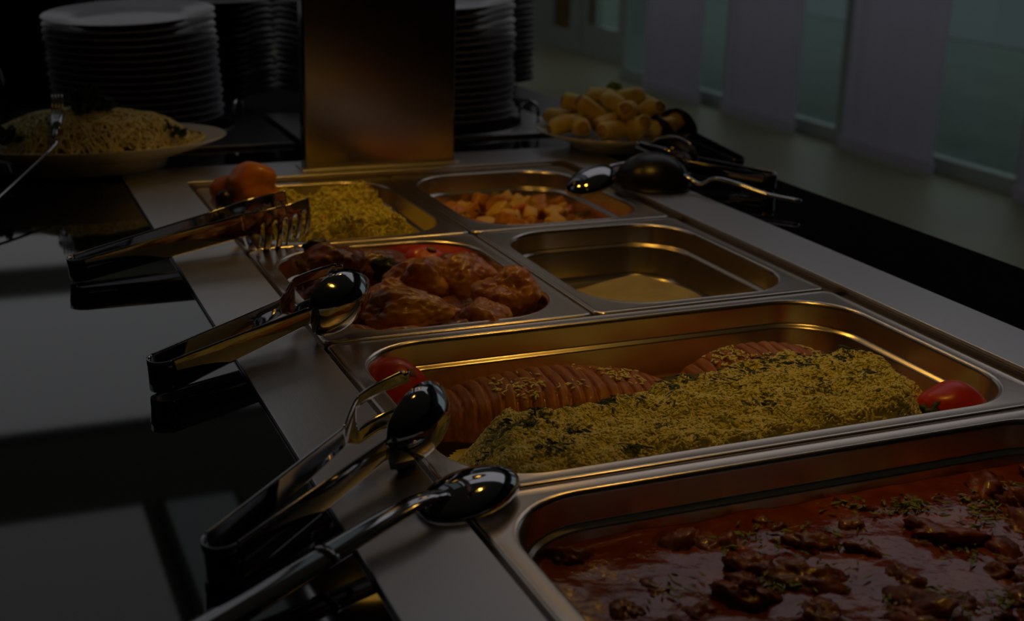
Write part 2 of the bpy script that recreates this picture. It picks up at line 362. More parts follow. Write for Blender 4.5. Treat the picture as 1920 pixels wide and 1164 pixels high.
def dispenser(x0, x1, y0, y1, hx, hy, label, cover):
    t = thing('plate_dispenser', label, 'plate dispenser', ((x0 + x1) / 2, (y0 + y1) / 2, CT))
    cx, cy_ = (x0 + x1) / 2, (y0 + y1) / 2
    box('cover_plate', x0 - cx, x1 - cx, y0 - cy_, y1 - cy_, 0, .006, cover, t, .0015)
    mesh('tube_rim', *lathevf([(.001, .0062), (.138, .0062), (.139, .0085), (.144, .0085), (.1455, .006)], 48), steel_dark, t, loc=(hx - cx, hy - cy_, 0))
    for (a, b) in GUIDES[label]:
        P = [(a[0] - cx, a[1] - cy_, .004), (a[0] - cx, a[1] - cy_, .03), *[((a[0] + (b[0] - a[0]) * (.5 - .5 * math.cos(q))) - cx, (a[1] + (b[1] - a[1]) * (.5 - .5 * math.cos(q))) - cy_, .03 + .014 * math.sin(q)) for q in np.linspace(.3, PI - .3, 7)], (b[0] - cx, b[1] - cy_, .03), (b[0] - cx, b[1] - cy_, .004)]
        mesh('guide_hoop', *tubevf(spline(P, 3), .0028, 8), steel_pol, t)
GUIDES = {'steel plate dispenser under the plates behind the pasta': [((.134, 1.70), (.158, 1.745))], 'steel plate dispenser under the plates right of the post': [((.596, 1.615), (.612, 1.575))]}
dispenser(-.245, .192, 1.535, 1.865, -.006, 1.735, 'steel plate dispenser under the plates behind the pasta', steel_dark)  # the dark reflection on this cover is put into its steel colour
dispenser(.206, .655, 1.515, 1.80, .462, 1.655, 'steel plate dispenser under the plates right of the post', steel_frame)
gl = mesh('tumbler', *lathevf([(.001, .0), (.030, .0), (.031, .002), (.035, .085), (.0338, .085), (.0298, .008), (.001, .007)], 40), glassm, None, loc=(-.222, 1.90, CT)); tag(gl, 'clear glass tumbler at the left edge behind the pasta', 'glass')

# ------------------------------------------------------------------ platters
def platter(name, label, x, y, rx, ry, h, z):
    k = ry / rx
    prof = [(.001, .55 * h), (.6 * rx, .55 * h), (.72 * rx, .62 * h), (.86 * rx, h * .84), (.97 * rx, h * .97), (rx * .995, h), (rx, h - .001), (rx * .99, h - .003), (.86 * rx, h * .72), (.72 * rx, .5 * h), (.62 * rx, .42 * h), (.57 * rx, .38 * h), (.55 * rx, 0), (.51 * rx, 0), (.50 * rx, .36 * h), (.001, .42 * h)]
    o = mesh(name, *lathevf(prof, 72, 1, k), china, None, loc=(x, y, z), auto=60); return tag(o, label, 'platter')
platter('oval_platter', 'oval white platter heaped with pasta beside the plates', -.115, 1.435, .185, .118, .042, .0005)
platter('round_platter', 'small white platter of pastry rolls on the frame corner', .652, 1.378, .122, .118, .03, .0005)

# ------------------------------------------------------------------ food helpers
def inst(baseV, baseF, xf):
    """many transformed copies of a small shape in one mesh: xf = list of (matrix)"""
    B = np.array([tuple(v) for v in baseV]); nb = len(B); V = np.empty((len(xf) * nb, 3)); Fc = []
    for i, M in enumerate(xf):
        A = np.array(M); V[i * nb:(i + 1) * nb] = B @ A[:3, :3].T + A[:3, 3]
    fb = [tuple(f) for f in baseF]
    for i in range(len(xf)):
        o = i * nb
        for f in fb: Fc.append(tuple(q + o for q in f))
    return V.tolist(), Fc
def join(*parts):
    V = []; Fc = []
    for v, f in parts:
        o = len(V); V += [tuple(q) for q in v]; Fc += [tuple(i + o for i in g_) for g_ in f]
    return V, Fc
GRAIN = ([(-1, 0, 0), (-.45, .3, .0), (-.45, 0, .3), (-.45, -.3, 0), (-.45, 0, -.3), (.5, .3, 0), (.5, 0, .3), (.5, -.3, 0), (.5, 0, -.3), (1, 0, 0)],
         [(0, 2, 1), (0, 3, 2), (0, 4, 3), (0, 1, 4), (1, 2, 6, 5), (2, 3, 7, 6), (3, 4, 8, 7), (4, 1, 5, 8), (5, 6, 9), (6, 7, 9), (7, 8, 9), (8, 5, 9)])
def heightfield(x0, x1, y0, y1, nx, ny, hf, zmin):
    V = []; Fc = []
    for j in range(ny + 1):
        for i in range(nx + 1):
            x = x0 + (x1 - x0) * i / nx; y = y0 + (y1 - y0) * j / ny; V.append((x, y, hf(x, y)))
    for j in range(ny):
        for i in range(nx):
            a = j * (nx + 1) + i; q = (a, a + 1, a + nx + 2, a + nx + 1)
            if max(V[k][2] for k in q) > zmin and min(V[k][2] for k in q) > -.9: Fc.append(q)
    return V, Fc
def hnormal(hf, x, y, e=.003):
    return Vector((-(hf(x + e, y) - hf(x - e, y)) / (2 * e), -(hf(x, y + e) - hf(x, y - e)) / (2 * e), 1)).normalized()
def sstep(a, b, x):
    t = max(0., min(1., (x - a) / (b - a))); return t * t * (3 - 2 * t)
def scatter_grains(hf, x0, x1, y0, y1, n, zmin, ln, rad, seed, tilt=.6, lift=.0012):
    r = random.Random(seed); out = []
    while len(out) < n:
        x = r.uniform(x0, x1); y = r.uniform(y0, y1); z = hf(x, y)
        if z < zmin: continue
        N = hnormal(hf, x, y); d = Vector((r.gauss(0, 1), r.gauss(0, 1), 0)); d = (d - N * d.dot(N)).normalized(); d = (d + N * r.uniform(-tilt, tilt)).normalized()
        b = N.cross(d).normalized(); c_ = d.cross(b); l = ln * r.uniform(.75, 1.2); q = rad * r.uniform(.85, 1.2)
        M = Matrix.Identity(4)
        for k in range(3): M[k][0] = d[k] * l / 2; M[k][1] = b[k] * q / .3; M[k][2] = c_[k] * q / .3; M[k][3] = (x, y, z)[k] + N[k] * r.uniform(0, lift)
        out.append(M)
    return out
FLAKE = ([(-1, 0, 0), (-.3, .55, .12), (.5, .4, -.05), (1, -.05, .15), (.3, -.5, 0), (-.5, -.4, .1)], [(0, 5, 4, 3, 2, 1)])
def scatter_flakes(hf, spots, n, size, seed, zmin=-1):
    r = random.Random(seed); out = []
    while len(out) < n:
        cx, cy_, s = r.choice(spots); x = r.gauss(cx, s); y = r.gauss(cy_, s * .8); z = hf(x, y)
        if z < zmin: continue
        e = Matrix.LocRotScale(Vector((x, y, z + .0022 + r.uniform(0, .002))), Matrix.Rotation(r.uniform(0, 6.3), 3, 'Z') @ Matrix.Rotation(r.gauss(0, .6), 3, 'X'), Vector((size * r.uniform(.5, 1.5), size * r.uniform(.25, .8), size)))
        out.append(e)
    return out

# ---- herbed rice and fillets (second pan)
rice_m = mat('cooked_rice', (.88, .80, .26), .42, col2=(.93, .90, .40), nscale=45, sss=.0)
herb_m = mat('chopped_herbs', (.02, .04, .008), .55, col2=(.06, .10, .015), nscale=200)
def rice_h(x, y):
    left = .034 + max(0, (y - .40)) * .34
    back = .505 + .012 * math.sin(x * 21) + .03 * math.exp(-((x - .255) / .055) ** 2) + .02 * math.exp(-((x - .36) / .06) ** 2)
    right = .492 - max(0, (.42 - y)) * .75
    e = sstep(left - .012, left + .045, x) * sstep(-(right + .012), -(right - .06), -x) * sstep(-(back + .012), -(back - .05), -y) * sstep(.340, .362, y)
    z = -.066 + e * (.050 + .012 * sstep(.1, .4, x) - .006 * sstep(.48, .36, y) * 0) + e * (.009 * nz(x * 22, y * 22) + .006 * nz(x * 60, y * 60, 3) + .002 * nz(x * 140, y * 140, 5))
    return z
g1 = scatter_grains(rice_h, .03, .50, .343, .56, 19000, -.060, .0066, .00105, 1, .55, .0012)
V, Fc = join(heightfield(.02, .505, .341, .57, 120, 60, rice_h, -.0655), inst(*GRAIN, g1))
o = mesh('rice_bed', V, Fc, rice_m); tag(o, 'bed of yellow rice scattered with chopped herbs in the full-size pan', 'rice', kind='stuff')
spots = [(.062, .432, .007), (.085, .448, .008), (.108, .437, .009), (.118, .452, .006), (.142, .470, .008), (.150, .478, .005), (.178, .462, .010), (.188, .470, .006), (.13, .415, .010), (.215, .44, .009), (.245, .468, .010), (.262, .478, .007), (.283, .452, .010), (.30, .482, .009), (.325, .468, .010), (.345, .488, .008), (.36, .455, .012), (.385, .48, .008), (.405, .494, .008), (.42, .470, .008), (.447, .485, .006), (.462, .455, .009), (.468, .44, .006), (.40, .42, .012), (.2, .40, .010), (.29, .40, .014), (.35, .40, .016), (.10, .385, .008), (.16, .375, .006)]
V, Fc = inst(*FLAKE, scatter_flakes(rice_h, spots, 620, .0036, 4, -.05))
o = mesh('chopped_herbs', V, Fc, herb_m, None, smooth=False); tag(o, 'dark green chopped herbs strewn over the rice bed', 'herbs', kind='stuff')
fish_m = mat('orange_fillet', (.30, .088, .008), .5, col2=(.50, .19, .018), nscale=110, stretch=(2.2, .3, 1), coat=.08, bump=.25, bscale=160)
def fillet(label, P0, P1, wd, th, seed, ribs):
    a, b = Vector(P0), Vector(P1); L = (b - a).length; d = (b - a) / L; ang = math.atan2(d.y, d.x)
    V = []; Fc = []; nu, nv = 200, 26
    for i in range(nu + 1):
        u = i / nu; prof = math.sin(PI * min(1, max(0, .04 + .92 * u))) ** .45
        for j in range(nv + 1):
            t = -1 + 2 * j / nv
            x = u * L; y = t * wd * prof
            ph = (u * ribs + .5 * t * t + .12 * nz(t * 2, u * 6, seed)) % 1.0
            rib = (1 - abs(2 * ph - 1) ** 5) * .7 + .3 * ph
            z = th * prof * max(0, 1 - t ** 4 * .97) ** .6 * (.80 + .20 * rib) + .002 * nz(x * 60, y * 60, seed)
            V.append((x, y, max(z, 0)))
    for i in range(nu):
        for j in range(nv): q = i * (nv + 1) + j; Fc.append((q, q + nv + 1, q + nv + 2, q + 1))
    n0 = len(V)
    bd = [j for j in range(nv + 1)] 
    o = mesh('fillet', V, Fc, fish_m, None, loc=a); o.rotation_euler = (0, 0, ang)
    sd = o.modifiers.new('s', 'SOLIDIFY'); sd.thickness = .003
    return tag(o, label, 'fillet', 'orange fillets under the rice')
fillet('long grooved orange fillet next to the tomato in the rice pan', (.058, .566, -.064), (.30, .543, -.064), .054, .042, 1, 21)
fillet('grooved orange fillet peeking out at the far right of the rice', (.30, .548, -.062), (.470, .525, -.062), .050, .046, 5, 16)
g2 = []
r = random.Random(9)
def fil_h(x, y):
    z = -.066
    for (ax, ay, bx, by, wd, th, zb) in ((.058, .566, .30, .543, .054, .040, -.064), (.30, .548, .470, .525, .050, .044, -.062)):
        L_ = math.hypot(bx - ax, by - ay); u = ((x - ax) * (bx - ax) + (y - ay) * (by - ay)) / L_ / L_
        if not 0 < u < 1: continue
        pf_ = math.sin(PI * (.04 + .92 * u)) ** .45; t_ = ((y - ay) * (bx - ax) - (x - ax) * (by - ay)) / L_ / (wd * pf_)
        if abs(t_) < 1: z = max(z, zb + th * pf_ * (1 - t_ ** 4 * .97) ** .6)
    return z
while len(g2) < 330:
    x = r.uniform(.12, .46); y = r.gauss(.545, .014); z = fil_h(x, y)
    if z < -.045 or nz(x * 30, y * 30, 8) < -.05: continue
    N = hnormal(fil_h, x, y); q = Vector((0, 0, 1)).rotation_difference(N).to_matrix()
    g2.append(Matrix.LocRotScale(Vector((x, y, z + .0008)), q @ Matrix.Rotation(r.uniform(0, 6.3), 3, 'Z'), Vector((.0032, .0034, .0034))))
o = mesh('loose_rice', *inst(*GRAIN, g2), rice_m); tag(o, 'loose rice grains spilled over the orange fillets', 'rice', kind='stuff')

# ---- tomatoes
tom_m = mat('tomato_skin', (.62, .035, .012), .34, coat=.1, col2=(.72, .06, .015), nscale=12)
def tomato(label, x, y, z, s, seed, rot, n_lobes=3):
    V, Fc = blobvf(s, s * .82, s * .72, seed, .10, 1.8, 4, .01)
    V = [(a * (1 + .07 * math.cos(n_lobes * math.atan2(b_, a))), b_ * (1 + .07 * math.cos(n_lobes * math.atan2(b_, a))), c_) for a, b_, c_ in V]
    t = thing('tomato', label, 'tomato', (x, y, z))
    t.rotation_euler = rot
    mesh('flesh', V, Fc, tom_m, t)
    mesh('stem_scar', *blobvf(.006, .006, .002, seed + 3, .3, 2, 2), mat('tomato_scar', (.25, .12, .02), .6), t, loc=(0, 0, s * .70))
tomato('dark red tomato at the left corner of the rice pan', .052, .603, -.036, .031, 3, (.7, .3, .4))
tomato('bright red tomato at the right front corner of the rice pan', .462, .380, -.030, .036, 5, (.3, .5, 1.2))
tomato('bright red tomato piece at the back of the chicken', .188, .915, -.022, .027, 8, (.2, .2, 0))
ol = mesh('herb_sprig', *blobvf(.012, .007, .009, 21, .6, 3, 3, .2), herb_m, None, loc=(.437, .372, -.022)); tag(ol, 'dark wilted herb sprig beside the bright red tomato', 'herb')

# ---- roasted chicken
chick_m = mat('roast_chicken', (.40, .12, .025), .38, col2=(.72, .36, .08), nscale=26, ndet=6, coat=.35, bump=.35, bscale=240, ramp=(.38, .62), coatrough=.2)
chick_d = mat('dark_roast_chicken', (.13, .04, .016), .38, col2=(.36, .12, .035), nscale=30, ndet=6, coat=.35, bump=.35, bscale=240, coatrough=.2)
pieces = [  # x, y, z, rx, ry, rz, rotz, dark, label
    (.222, .752, -.018, .036, .030, .030, .6, 0, 'large golden chicken piece at the right end of its pan'),
    (.196, .828, -.016, .034, .028, .026, 1.8, 0, 'golden chicken piece with a dark spot behind the largest one'),
    (.150, .818, -.012, .040, .026, .026, .2, 0, 'plump brown chicken piece in front of the red tomato'),
    (.104, .722, -.014, .052, .028, .024, -.25, 0, 'long glazed chicken thigh in the middle front of the pan'),
    (.172, .700, -.022, .034, .026, .026, .9, 0, 'golden drumstick with a bare bone end'),
    (.084, .676, -.030, .046, .022, .022, .1, 0, 'chicken piece low against the front left of its pan'),
    (.150, .676, -.028, .044, .022, .020, .3, 1, 'dark chicken piece low against the front rim'),
    (.112, .800, -.022, .032, .024, .022, .4, 0, 'small pale brown chicken piece in the middle of the heap'),
    (.070, .905, -.012, .036, .030, .026, 2.4, 1, 'dark glazed chicken piece at the back left of the heap'),
    (.130, .908, -.026, .050, .030, .028, .1, 1, 'dark chicken piece at the back beside the red tomato'),
    (.048, .842, -.022, .032, .026, .024, .8, 1, 'dark chicken piece left of the heap behind the tongs'),
    (.060, .765, -.022, .038, .028, .022, .4, 1, 'dark chicken piece right beneath the middle tongs'),
    (.046, .695, -.030, .030, .026, .022, 1.2, 0, 'chicken piece at the near left corner under the tongs'),
    (.212, .890, -.032, .030, .030, .024, .2, 1, 'dark chicken piece at the back right corner'),
    (.150, .760, -.040, .050, .036, .024, 1.0, 1, 'dark chicken piece deep in the middle of the heap')]
for i, (x, y, z, rx, ry, rz_, rot, dk, lb) in enumerate(pieces):
    t = thing('chicken_piece', lb, 'chicken', (x, y, z), rot, 'roasted chicken pieces')
    V, Fc = blobvf(rx, ry, rz_, i + 2, .24, 2.0, 5, .06, .055)
    V = [(a, b_ * (1 - .28 * a / rx), c_ * (1 - .22 * a / rx)) for a, b_, c_ in V]
    mesh('meat', V, Fc, chick_d if dk else chick_m, t)
    if 'bone' in lb:
        mesh('bone', *tubevf(spline([(.02, 0, 0), (.04, -.004, -.004), (.05, -.008, -.006), (.056, -.006, -.006)], 4), [.006] * 4 + [.005] * 4 + [.0065] * 4 + [.005], 10), mat('bone', (.6, .42, .22), .5), t)
for x, y, z, s, lb in ((.120, .845, -.004, .016, 'blackish green herb leaf left of the plump chicken piece'), (.064, .925, .004, .012, 'black charred leaf on the dark chicken at the back left')):
    o = mesh('charred_leaf', *blobvf(s, s * .7, s * .8, int(x * 1000), .4, 2.4, 3, .2), mat('charred_leaf', (.012, .014, .008), .4, col2=(.05, .055, .02), nscale=60), None, loc=(x, y, z)); tag(o, lb, 'herb')

# ---- mash (right pan, third row)
def mash_h(x, y):
    d = math.hypot((x - .385) / .135, (y - .79) / .135)
    e = sstep(1.0, .35, d + .16 * nz(x * 18, y * 18))
    return -.0705 + .030 * e + .0025 * nz(x * 40, y * 40, 2) * e + .006 * sstep(.05, .0, math.hypot(x - .425, y - .85)) 
V, Fc = heightfield(.30, .505, .69, .94, 60, 70, mash_h, -.0702)
o = mesh('mashed_potato', V, Fc, mat('mash', (.44, .35, .09), .6, col2=(.52, .44, .16), nscale=30, sss=.15, bump=.2, bscale=90)); sd = o.modifiers.new('s', 'SOLIDIFY'); sd.thickness = .002
tag(o, 'shallow remainder of pale yellow mash in the half-size pan', 'mash')

# ---- yellow rice / cabbage (left pan, fourth row)
def lr_h(x, y):
    e = sstep(.05, .095, x) * sstep(-.245, -.195, -x) * sstep(.998, 1.03, y) * sstep(-1.275, -1.20, -y)
    return -.066 + e * (.060 + .020 * nz(x * 26, y * 26, 7) + .010 * nz(x * 70, y * 70, 1))
g3 = scatter_grains(lr_h, .03, .25, .995, 1.27, 4200, -.058, .012, .0011, 8, 1.0, .004)
V, Fc = join(heightfield(.03, .25, .995, 1.28, 60, 70, lr_h, -.0655), inst(*GRAIN, g3))
o = mesh('yellow_rice', V, Fc, mat('yellow_rice', (.74, .62, .09), .45, col2=(.90, .84, .18), nscale=60, sss=.1)); tag(o, 'ragged heap of yellow rice behind the chicken', 'rice', kind='stuff')
sq_m = mat('orange_squash', (.42, .12, .015), .4, col2=(.62, .21, .03), nscale=25, coat=.2)
o = mesh('squash_wedge', *blobvf(.042, .028, .029, 31, .34, 1.8, 4, .05), sq_m, None, loc=(.054, 1.222, .006)); o.rotation_euler = (.2, -.1, -.35); tag(o, 'smooth orange squash lump behind the far tongs', 'squash')
o = mesh('olive', *blobvf(.012, .011, .012, 33, .05, 1.6, 3, .01), black_plastic, None, loc=(.022, 1.205, -.002)); tag(o, 'black olive beside the orange squash lump', 'olive')

# ---- potato cubes (right pan, fourth row)
pot_cols = [mat('potato_a', (.66, .38, .04), .5, coat=.1, col2=(.78, .52, .08), nscale=60), mat('potato_b', (.52, .20, .02), .5, coat=.1, col2=(.64, .28, .035), nscale=60), mat('carrot_cube', (.62, .13, .02), .4, coat=.2)]
r = random.Random(12)
def chunk(sx, sy, sz, seed):
    bm = bmesh.new(); bmesh.ops.create_cube(bm, size=1); bmesh.ops.bevel(bm, geom=bm.edges[:], offset=.24, segments=3, affect='EDGES', profile=.6)
    V = []
    for v in bm.verts:
        c_ = v.co; k = 1 + .35 * noise.noise(c_ * 1.7 + Vector((seed, seed * 2, 0))); V.append((c_.x * sx * k, c_.y * sy * k, c_.z * sz * k))
    Fc = [[v.index for v in f.verts] for f in bm.faces]; bm.free(); return V, Fc
sauce2 = mat('pan_sauce', (.30, .09, .015), .2, coat=.3, col2=(.44, .18, .03), nscale=40)
V, Fc = heightfield(.292, .505, 1.0, 1.275, 30, 30, lambda x, y: -.058 + .003 * nz(x * 30, y * 30), -1)
o = mesh('potato_sauce', V, Fc, sauce2); sd = o.modifiers.new('s', 'SOLIDIFY'); sd.thickness = .008; tag(o, 'shallow orange sauce under the potato cubes', 'sauce')
k = 0
while k < 78:
    x = r.uniform(.298, .48); y = r.uniform(1.005, 1.25)
    o = mesh('potato_cube', *chunk(r.uniform(.018, .036), r.uniform(.016, .024), r.uniform(.014, .02), k), pot_cols[r.choice((0, 0, 0, 1, 1, 2))], None, loc=(x, y, -.046 + r.uniform(-.003, .012)))
    o.rotation_euler = (r.uniform(-.5, .5), r.uniform(-.5, .5), r.uniform(0, 3)); tag(o, 'glazed orange potato cube in the far right pan', 'potato', 'potato cubes in the far right pan'); k += 1
V, Fc = inst(*FLAKE, scatter_flakes(lambda x, y: -.038, [(.36, 1.05, .03), (.42, 1.10, .04), (.34, 1.15, .04), (.45, 1.05, .03)], 70, .004, 14))
o = mesh('herb_flakes', V, Fc, herb_m, None, smooth=False); tag(o, 'dark herb flakes on the potato cubes', 'herbs', kind='stuff')

# ---- red stew (front pan)
stew_m = mat('red_stew', (.26, .045, .009), .09, coat=.2, col2=(.40, .10, .02), nscale=34, ndet=8, bump=.3, bscale=150, ramp=(.4, .66))
def stew_h(x, y): return -.0385 + .0014 * nz(x * 26, y * 26, 1) + .0006 * nz(x * 70, y * 70, 4)
V, Fc = heightfield(.026, .504, .026, .299, 190, 110, stew_h, -1)
o = mesh('stew_sauce', V, Fc, stew_m); sd = o.modifiers.new('s', 'SOLIDIFY'); sd.thickness = .02; tag(o, 'glossy red brown stew sauce in the front pan', 'sauce')
meat_m = mat('stewed_meat', (.16, .035, .010), .4, coat=.25, col2=(.42, .11, .025), nscale=50, ndet=5, bump=.4, bscale=200, coatrough=.12)
r = random.Random(5); placed = []; k = 0; tries = 0
while k < 60 and tries < 6000:
    tries += 1
    x = r.uniform(.045, .485); y = r.uniform(.045, .283)
    if any(math.hypot(x - a, y - b_) < .026 for a, b_ in placed): continue
    placed.append((x, y)); s = r.uniform(.010, .021)
    o = mesh('meat_chunk', *blobvf(s * r.uniform(1, 1.6), s * r.uniform(.8, 1.1), s * .62, k + 50, .40, 2.2, 4, .2, .2), meat_m, None, loc=(x, y, -.0385 + r.uniform(-.008, -.003))); o.rotation_euler = (r.uniform(-.4, .4), r.uniform(-.4, .4), r.uniform(0, 6))
    tag(o, 'dark braised meat chunk half sunk in the red stew', 'meat', 'meat chunks in the stew'); k += 1
sp_ = [(r.uniform(.08, .48), r.uniform(.05, .27), r.uniform(.006, .016)) for _ in range(46)]
V, Fc = inst(*FLAKE, scatter_flakes(lambda x, y: stew_h(x, y) - .0008, sp_, 1300, .0036, 6))
o = mesh('herb_flakes', V, Fc, mat('stew_herbs', (.40, .46, .06), .5, col2=(.18, .25, .03), nscale=200), None, smooth=False); tag(o, 'chopped green herb flakes floating on the red stew', 'herbs', kind='stuff')

# ---- pasta heap on the oval platter
pasta_m = mat('pasta', (.74, .58, .18), .45, col2=(.84, .72, .30), nscale=60, sss=.1)
def pasta_h(x, y):
    d = math.hypot((x + .118) / .140, (y - 1.435) / .085)
    t = math.hypot((x - .01) / .06, (y - 1.425) / .05)
    return .026 + .053 * max(0, 1 - d ** 2.4) ** .75 + .008 * max(0, 1 - t * t) + (.006 * nz(x * 30, y * 30)) * max(0, 1 - d)
r = random.Random(2); parts = [heightfield(-.275, .045, 1.34, 1.53, 60, 40, lambda x, y: pasta_h(x, y) - .004 if math.hypot((x + .115) / .185, (y - 1.435) / .118) < .68 else -1., .0225)]
for k in range(900):
    while True:
        x = r.uniform(-.27, .045); y = r.uniform(1.345, 1.53)
        if pasta_h(x, y) > .0285: break
    a = r.uniform(0, 6.3); P = []; cur = r.gauss(0, 30)
    for q in range(7):
        dd = math.hypot((x + .115) / .185, (y - 1.435) / .118)
        if dd > .84: x = -.115 + (x + .115) * .84 / dd; y = 1.435 + (y - 1.435) * .84 / dd; dd = .84
        z = max(pasta_h(x, y), .026 + .014 * sstep(.6, .95, dd)) + r.uniform(-.001, .0028); P.append((x, y, z)); x += .0075 * math.cos(a); y += .0075 * math.sin(a); a += cur * .0075 + r.gauss(0, .15)
    parts.append(tubevf(P, .00125, 5))
o = mesh('pasta_heap', *join(*parts), pasta_m); tag(o, 'heap of thin yellow pasta strands on the oval platter', 'pasta', kind='stuff')
def sprig(label, x, y, z, s, n, seed):
    r = random.Random(seed); parts = []
    for k in range(n):
        d = Vector((r.gauss(0, .8), r.gauss(0, .6), r.uniform(.3, 1.2))).normalized(); p = d * s * r.uniform(.5, 1.1)
        parts.append(tubevf([(0, 0, 0), tuple(p * .5), tuple(p)], .0006, 4))
        e = Matrix.LocRotScale(p, d.to_track_quat('X', 'Z').to_matrix() @ Matrix.Rotation(r.uniform(0, 6), 3, 'X'), Vector((s * .36, s * .40, s * .36)))
        parts.append(inst(*FLAKE, [e, e @ Matrix.Rotation(1.0, 4, 'X')]))
    o = mesh('parsley_sprig', *join(*parts), mat('parsley', (.03, .09, .015), .5, col2=(.06, .14, .025), nscale=100), None, smooth=False, loc=(x, y, z)); tag(o, label, 'parsley', 'parsley on the pasta')
sprig('parsley sprig standing on top of the pasta heap', -.112, 1.425, .076, .030, 40, 1)
sprig('parsley sprig at the right foot of the pasta heap', -.008, 1.405, .040, .020, 24, 2)
sprig('parsley sprig at the left picture edge of the pasta', -.225, 1.395, .044, .024, 26, 3)

# ---- pastry rolls on the small platter
roll_m = mat('pastry_roll', (.80, .54, .09), .5, col2=(.92, .74, .22), nscale=40, bump=.3, bscale=120)
roll_in = mat('pastry_filling', (.50, .30, .12), .6, col2=(.66, .46, .20), nscale=120)
def pastry_roll(x, y, z, rot):
    t = thing('pastry_roll', 'short golden pastry roll in the heap on the small platter', 'pastry', (x, y, z), 0, 'pastry rolls on the small platter'); t.rotation_euler = rot
    sd_ = x * 91 + y * 57 + z * 33; V = []; Fc = []; n = 18; prof = [(-.025, .0095), (-.0235, .0118), (-.017, .0142), (-.008, .0152), (.0, .0150), (.009, .0146), (.017, .0138), (.0235, .0112), (.025, .0090)]
    for c_, rr in prof:
        for k_ in range(n):
            a_ = 2 * PI * k_ / n; q = rr * (1 + .16 * nz(math.cos(a_) * 1.4 + sd_, math.sin(a_) * 1.4, c_ * 60) + .05 * math.sin(3 * a_ + c_ * 90))
            V.append((q * math.cos(a_) + 6.0 * c_ * c_, q * math.sin(a_) * .9, c_))
    for i_ in range(len(prof) - 1):
        for k_ in range(n): Fc.append((i_ * n + k_, i_ * n + (k_ + 1) % n, (i_ + 1) * n + (k_ + 1) % n, (i_ + 1) * n + k_))
    mesh('crust', V, Fc, roll_m, t)
    mesh('filling', *lathevf([(.0005, -.0235), (.0092, -.0242), (.0092, .0242), (.0005, .0235)], 16), roll_in, t, loc=(.0035, 0, 0))
r = random.Random(4)
for ringn, rad, zz in ((12, .086, .040), (8, .052, .044), (7, .058, .064), (3, .022, .074)):
    for k in range(ringn):
        a = 2 * PI * k / ringn + r.uniform(-.1, .1)
        pastry_roll(.652 + rad * math.cos(a), 1.378 + rad * math.sin(a) * .95, zz + r.uniform(-.002, .003), (PI / 2 + r.uniform(-.7, .3), r.uniform(-.5, .5), a + PI / 2 + r.uniform(-.9, .9)))
o = mesh('green_grape', *blobvf(.013, .012, .012, 5, .04, 1.5, 3, 0), mat('grape', (.22, .30, .04), .25, coat=.3), None, loc=(.658, 1.395, .088)); tag(o, 'round green grape on top of the pastry rolls', 'grape')

# ------------------------------------------------------------------ tongs and spoons
def arm_grid(side, L, xj, prof, bulge, slots, gap0=.011, gap1=.021, nx=100, nt=14, bend=0.):
    """one strap of a pair of tongs with its jaw: x forward, z up, y outward"""
    V = []; Fc = []
    for i in range(nx + 1):
        x = L * i / nx
        base = gap0 + (gap1 - gap0) * (x / L) ** 1.1
        hb, ht = prof(x)
        for j in range(nt + 1):
            t = -1 + 2 * j / nt
            z = .013 + (ht * t if t > 0 else hb * t)
            V.append((x, side * (base + bulge(x, t)), z + bend * max(0, x - xj)))
    for i in range(nx):
        for j in range(nt):
            x = L * (i + .5) / nx; t = -1 + 2 * (j + .5) / nt
            if slots(x, t): continue
            a = i * (nt + 1) + j; q = (a, a + nt + 1, a + nt + 2, a + 1)
            Fc.append(q if side < 0 else q[::-1])
    return V, Fc
def finish(o, th=.0013):
    sd = o.modifiers.new('s', 'SOLIDIFY'); sd.thickness = th; sd.offset = 0
def spring(gap0, hh):
    V = []; Fc = []; n = 20
    for i in range(n + 1):
        a = PI / 2 + PI * i / n
        for j in range(5):
            t = -1 + 2 * j / 4; V.append((gap0 * 1.0 * math.cos(a), gap0 * math.sin(a), .013 + hh * t))
    for i in range(n):
        for j in range(4): q = i * 5 + j; Fc.append((q, q + 5, q + 6, q + 1))
    return V, Fc
def serving_tongs(label, loc, rz, pitch, L=.265, roll=0., M=None, group='serving tongs resting on the well frame'):
    M = M or steel_pol
    t = thing('serving_tongs', label, 'tongs', loc, 0, group); t.rotation_euler = (roll, -pitch, rz)
    xj = L - .082
    def spoon(x):
        s = .0130 - .0055 * min(1, x / xj)
        if x < xj: return s, s
        u = (x - xj) / (L - xj); k = s * (1 - u) ** 2 + .0265 * (math.sin(PI * min(1, (u * .93 + .04))) ** .62)
        return max(k, .003), max(k, .003)
    def sb(x, t_):
        if x < xj: return .0012 * (1 - t_ * t_)
        u = (x - xj) / (L - xj); return .019 * (1 - t_ * t_) * math.sin(PI * min(1, u * .95 + .05)) ** .8 - .004 * u
    finish(mesh('spoon_arm', *arm_grid(-1, L, xj, spoon, sb, lambda x, t_: False), M, t))
    def fork(x):
        s = .0130 - .0055 * min(1, x / xj)
        if x < xj: return s, s
        u = (x - xj) / (L - xj); k = s + .0115 * sstep(0, .35, u); return k, k
    def fb(x, t_):
        if x < xj: return .0012 * (1 - t_ * t_)
        u = (x - xj) / (L - xj); return .010 * math.sin(PI * u ** .9) * (1 - .4 * t_ * t_) - .008 * u
    def fs(x, t_):
        u = (x - xj) / (L - xj)
        if u < .34: return False
        return abs(t_) < .42 or (abs(t_) > .92 and u > .9)
    finish(mesh('fork_arm', *arm_grid(1, L, xj, fork, fb, fs), M, t))
    finish(mesh('spring_bend', *spring(.011, .0128), M, t))
    return t
